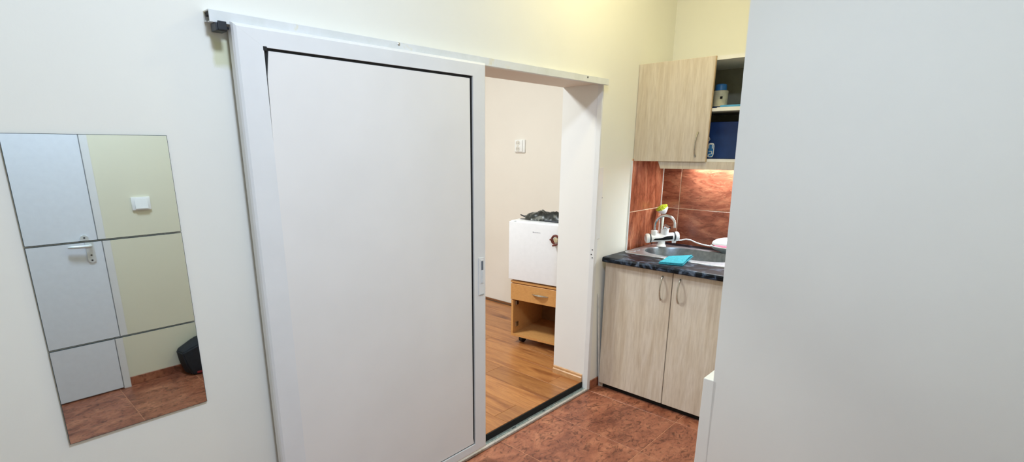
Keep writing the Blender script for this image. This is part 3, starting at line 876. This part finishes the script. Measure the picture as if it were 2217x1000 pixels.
# local: x goes back from the front, y negative goes right
W, D = 0.47, 0.48
z0, z1 = 0.062, 0.520
finish('side_panel', box(0.018, D, -0.018, 0.0, z0, z1 - 0.018), BEECH, ped, local=True)
finish('side_panel', box(0.018, D, -W, -W + 0.018, z0, z1 - 0.018), BEECH, ped, local=True)
finish('bottom_panel', box(0.004, D, -W + 0.018, -0.018, z0, z0 + 0.018), BEECH, ped, local=True)
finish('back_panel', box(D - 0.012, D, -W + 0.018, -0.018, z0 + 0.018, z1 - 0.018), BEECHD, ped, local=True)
finish('top_panel', box(0.0, D, -W - 0.004, 0.006, z1 - 0.018, z1, 0.002, 1), BEECH, ped, local=True)
finish('front_edge', box(0.004, 0.018, -0.018, 0.0, z0, 0.36), BEECH, ped, local=True)
dw = finish('drawer', box(0.0, 0.018, -W, 0.004, 0.366, 0.496, 0.0015, 1), BEECH, ped, local=True)
pts = [Vector((0.0, -0.195 - 0.135 * i / 14, 0.436)) + Vector((-0.020, 0, 0)) * math.sin(math.pi * i / 14) ** 0.7 for i in range(15)]
finish('handle', tube(pts, [0.003 + 0.006 * math.sin(math.pi * i / 14) for i in range(15)], 10), STEELB, dw, smooth=True, local=True)
for zz in (0.33, 0.15):
    finish('hinge', box(0.03, 0.07, -0.030, -0.018, zz - 0.018, zz + 0.018, 0.002, 1), STEELB, ped, local=True)
for cx_, cy_ in ((0.075, -0.065), (0.075, -W + 0.065), (D - 0.075, -0.065), (D - 0.075, -W + 0.065)):
    cs = finish('caster', lathe([(0.022, -0.020), (0.027, -0.016), (0.027, 0.016), (0.022, 0.020)], (cx_, cy_, 0.0275), 18, axis=(0.25, 1, 0)), RUBBER, ped, smooth=True, local=True)
    finish('caster_stem', lathe([(0.010, 0.028), (0.010, 0.062)], (cx_, cy_, 0), 12), RUBBER, cs, local=True)

fr = thing('mini_fridge', 'small white table top fridge standing on the beech pedestal', 'fridge', (2.953, 0.892, ZN + 0.520), ang)
FW, FD, FH = 0.505, 0.46, 0.466
finish('cabinet', box(0.052, FD, -FW, 0.0, 0.012, FH - 0.022, 0.004, 2), FRIDGE, fr, local=True)
finish('top_cover', box(0.030, FD, -FW - 0.002, 0.002, FH - 0.021, FH, 0.005, 2), FRIDGE, fr, local=True)
fd = finish('door', box(0.0, 0.048, -FW, 0.0, 0.010, FH - 0.004, 0.007, 3), FRIDGE, fr, local=True, smooth=True)
finish('hinge_cover', box(0.010, 0.03, -0.05, -0.035, FH - 0.005, FH - 0.001, 0.001, 1), GREYPL, fd, local=True)
for cx_, cy_ in ((0.09, -0.05), (0.09, -FW + 0.05), (FD - 0.05, -0.05), (FD - 0.05, -FW + 0.05)):
    finish('foot', lathe([(0.016, 0), (0.016, 0.012)], (cx_, cy_, 0), 12), RUBBER, fr, local=True)
# brand mark: illegible grey smear in the photograph
xx = -0.213
for w_, h_ in ((0.007, 0.007), (0.006, 0.004), (0.005, 0.004), (0.006, 0.004), (0.006, 0.005), (0.006, 0.004), (0.005, 0.004), (0.006, 0.004)):
    finish('brand_mark', box(-0.0008, 0.001, xx - w_, xx, FH - 0.073, FH - 0.073 + h_), INK, fd, local=True)
    xx -= w_ + 0.0025

mg = thing('fridge_magnet', 'brown horseshoe shaped souvenir magnet on the fridge door', 'magnet', (2.992, 0.480, 0.925), ang)
c_ = Vector((0, 0, 0.005))
pts = []
for i in range(15):
    a = math.radians(-150 + 290 * i / 14)
    pts.append(c_ + Vector((-0.006, -0.030 * math.sin(a) * 1.0 + 0.0, 0.032 * math.cos(a))) + Vector((0, -0.004, 0)))
finish('rim', tube(pts, [0.004] + [0.008] * 13 + [0.004], 8), BROWNM, mg, smooth=True, local=True)
finish('bar', tube([(-0.008, 0.040, 0.003), (-0.008, 0.022, 0.010), (-0.008, 0.004, -0.024)], [0.006, 0.009, 0.006], 8), BROWNM, mg, smooth=True, local=True)
finish('tail', tube([(-0.008, 0.018, -0.038), (-0.008, -0.006, -0.030), (-0.008, -0.026, -0.022)], [0.006, 0.008, 0.005], 8), BROWNM, mg, smooth=True, local=True)
finish('inlay', lathe([(0.020, 0), (0.020, 0.005), (0.012, 0.008)], (-0.001, -0.006, 0.006), 16, axis=(-1, 0, 0)), SAND, mg, smooth=True, local=True)

# crumpled dark bag on the fridge
pb_ = thing('crumpled_bag', 'crumpled dark plastic bag lying on top of the fridge', 'bag', (3.20, 0.69, 1.0370), ang)
bm = bmesh.new()
nx_, ny_ = 22, 34
rnd = random.Random(3)
from mathutils import noise as mn
grid = []
for i in range(nx_ + 1):
    row = []
    for k_ in range(ny_ + 1):
        u = i / nx_ * 2 - 1; v_ = k_ / ny_ * 2 - 1
        rad = max(0.0, 1 - (abs(u) ** 2.4 + abs(v_) ** 2.8))
        nn = mn.noise(Vector((u * 2.3, v_ * 3.4, 0.5)))
        n2 = mn.noise(Vector((u * 5.0, v_ * 7.0, 3.0)))
        z_ = 0.001 + (rad ** 0.45) * (0.050 + 0.034 * nn + 0.018 * n2)
        x_ = u * (0.115 + 0.02 * mn.noise(Vector((v_ * 3, 9, u)))) 
        y_ = v_ * (0.215 + 0.02 * mn.noise(Vector((u * 3, 4, v_)))) - 0.0
        if v_ > 0.7: x_ += 0.02 * (v_ - 0.7) / 0.3
        row.append(bm.verts.new((x_, y_, max(z_, 0.001))))
    grid.append(row)
for i in range(nx_):
    for k_ in range(ny_):
        bm.faces.new((grid[i][k_], grid[i + 1][k_], grid[i + 1][k_ + 1], grid[i][k_ + 1]))
bd = [grid[0][k_] for k_ in range(ny_ + 1)] + [grid[i][ny_] for i in range(1, nx_ + 1)] + [grid[nx_][k_] for k_ in range(ny_ - 1, -1, -1)] + [grid[i][0] for i in range(nx_ - 1, 0, -1)]
low = [bm.verts.new((v.co.x, v.co.y, 0.0003)) for v in bd]
for i in range(len(bd)):
    bm.faces.new((bd[i], bd[(i + 1) % len(bd)], low[(i + 1) % len(bd)], low[i]))
bm.faces.new(low)
finish('film', bm, BAGM, pb_, smooth=True, local=True, angle=1.2)
finish('strap', tube([(-0.118, -0.02, 0.007), (-0.122, -0.12, 0.007), (-0.118, -0.20, 0.007)], 0.006, 8), BLKPL, pb_, smooth=True, local=True)
finish('knot', tube([(0.02, 0.19, 0.011), (0.0, 0.235, 0.010), (-0.01, 0.262, 0.022)], [0.010, 0.006, 0.004], 8), BLKPL, pb_, smooth=True, local=True)

# wall socket
so = thing('wall_socket', 'white double wall socket high on the next room wall', 'socket', (XN, 1.46, 1.528))
finish('plate', box(XN - 0.012, XN - 0.0003, 1.402, 1.520, 1.530, 1.644, 0.004, 2), WPL, so, smooth=True)
finish('insert', box(XN - 0.020, XN - 0.012, 1.428, 1.516, 1.538, 1.640, 0.003, 2), WPL, so, smooth=True)
for zz in (1.614, 1.564):
    cp = finish('cup', lathe([(0.0235, 0), (0.0235, 0.002), (0.0205, 0.002), (0.0195, 0.0005)], (XN - 0.0198, 1.478, zz), 22, axis=(-1, 0, 0)), GREYPL if False else plain('socket_cup', (222, 217, 208), 0.5), so, smooth=True)
    for yy in (-0.0095, 0.0095):
        finish('pin_hole', lathe([(0.003, 0), (0.003, 0.001)], (XN - 0.0205, 1.478 + yy, zz), 8, axis=(-1, 0, 0)), BLKPL, cp)
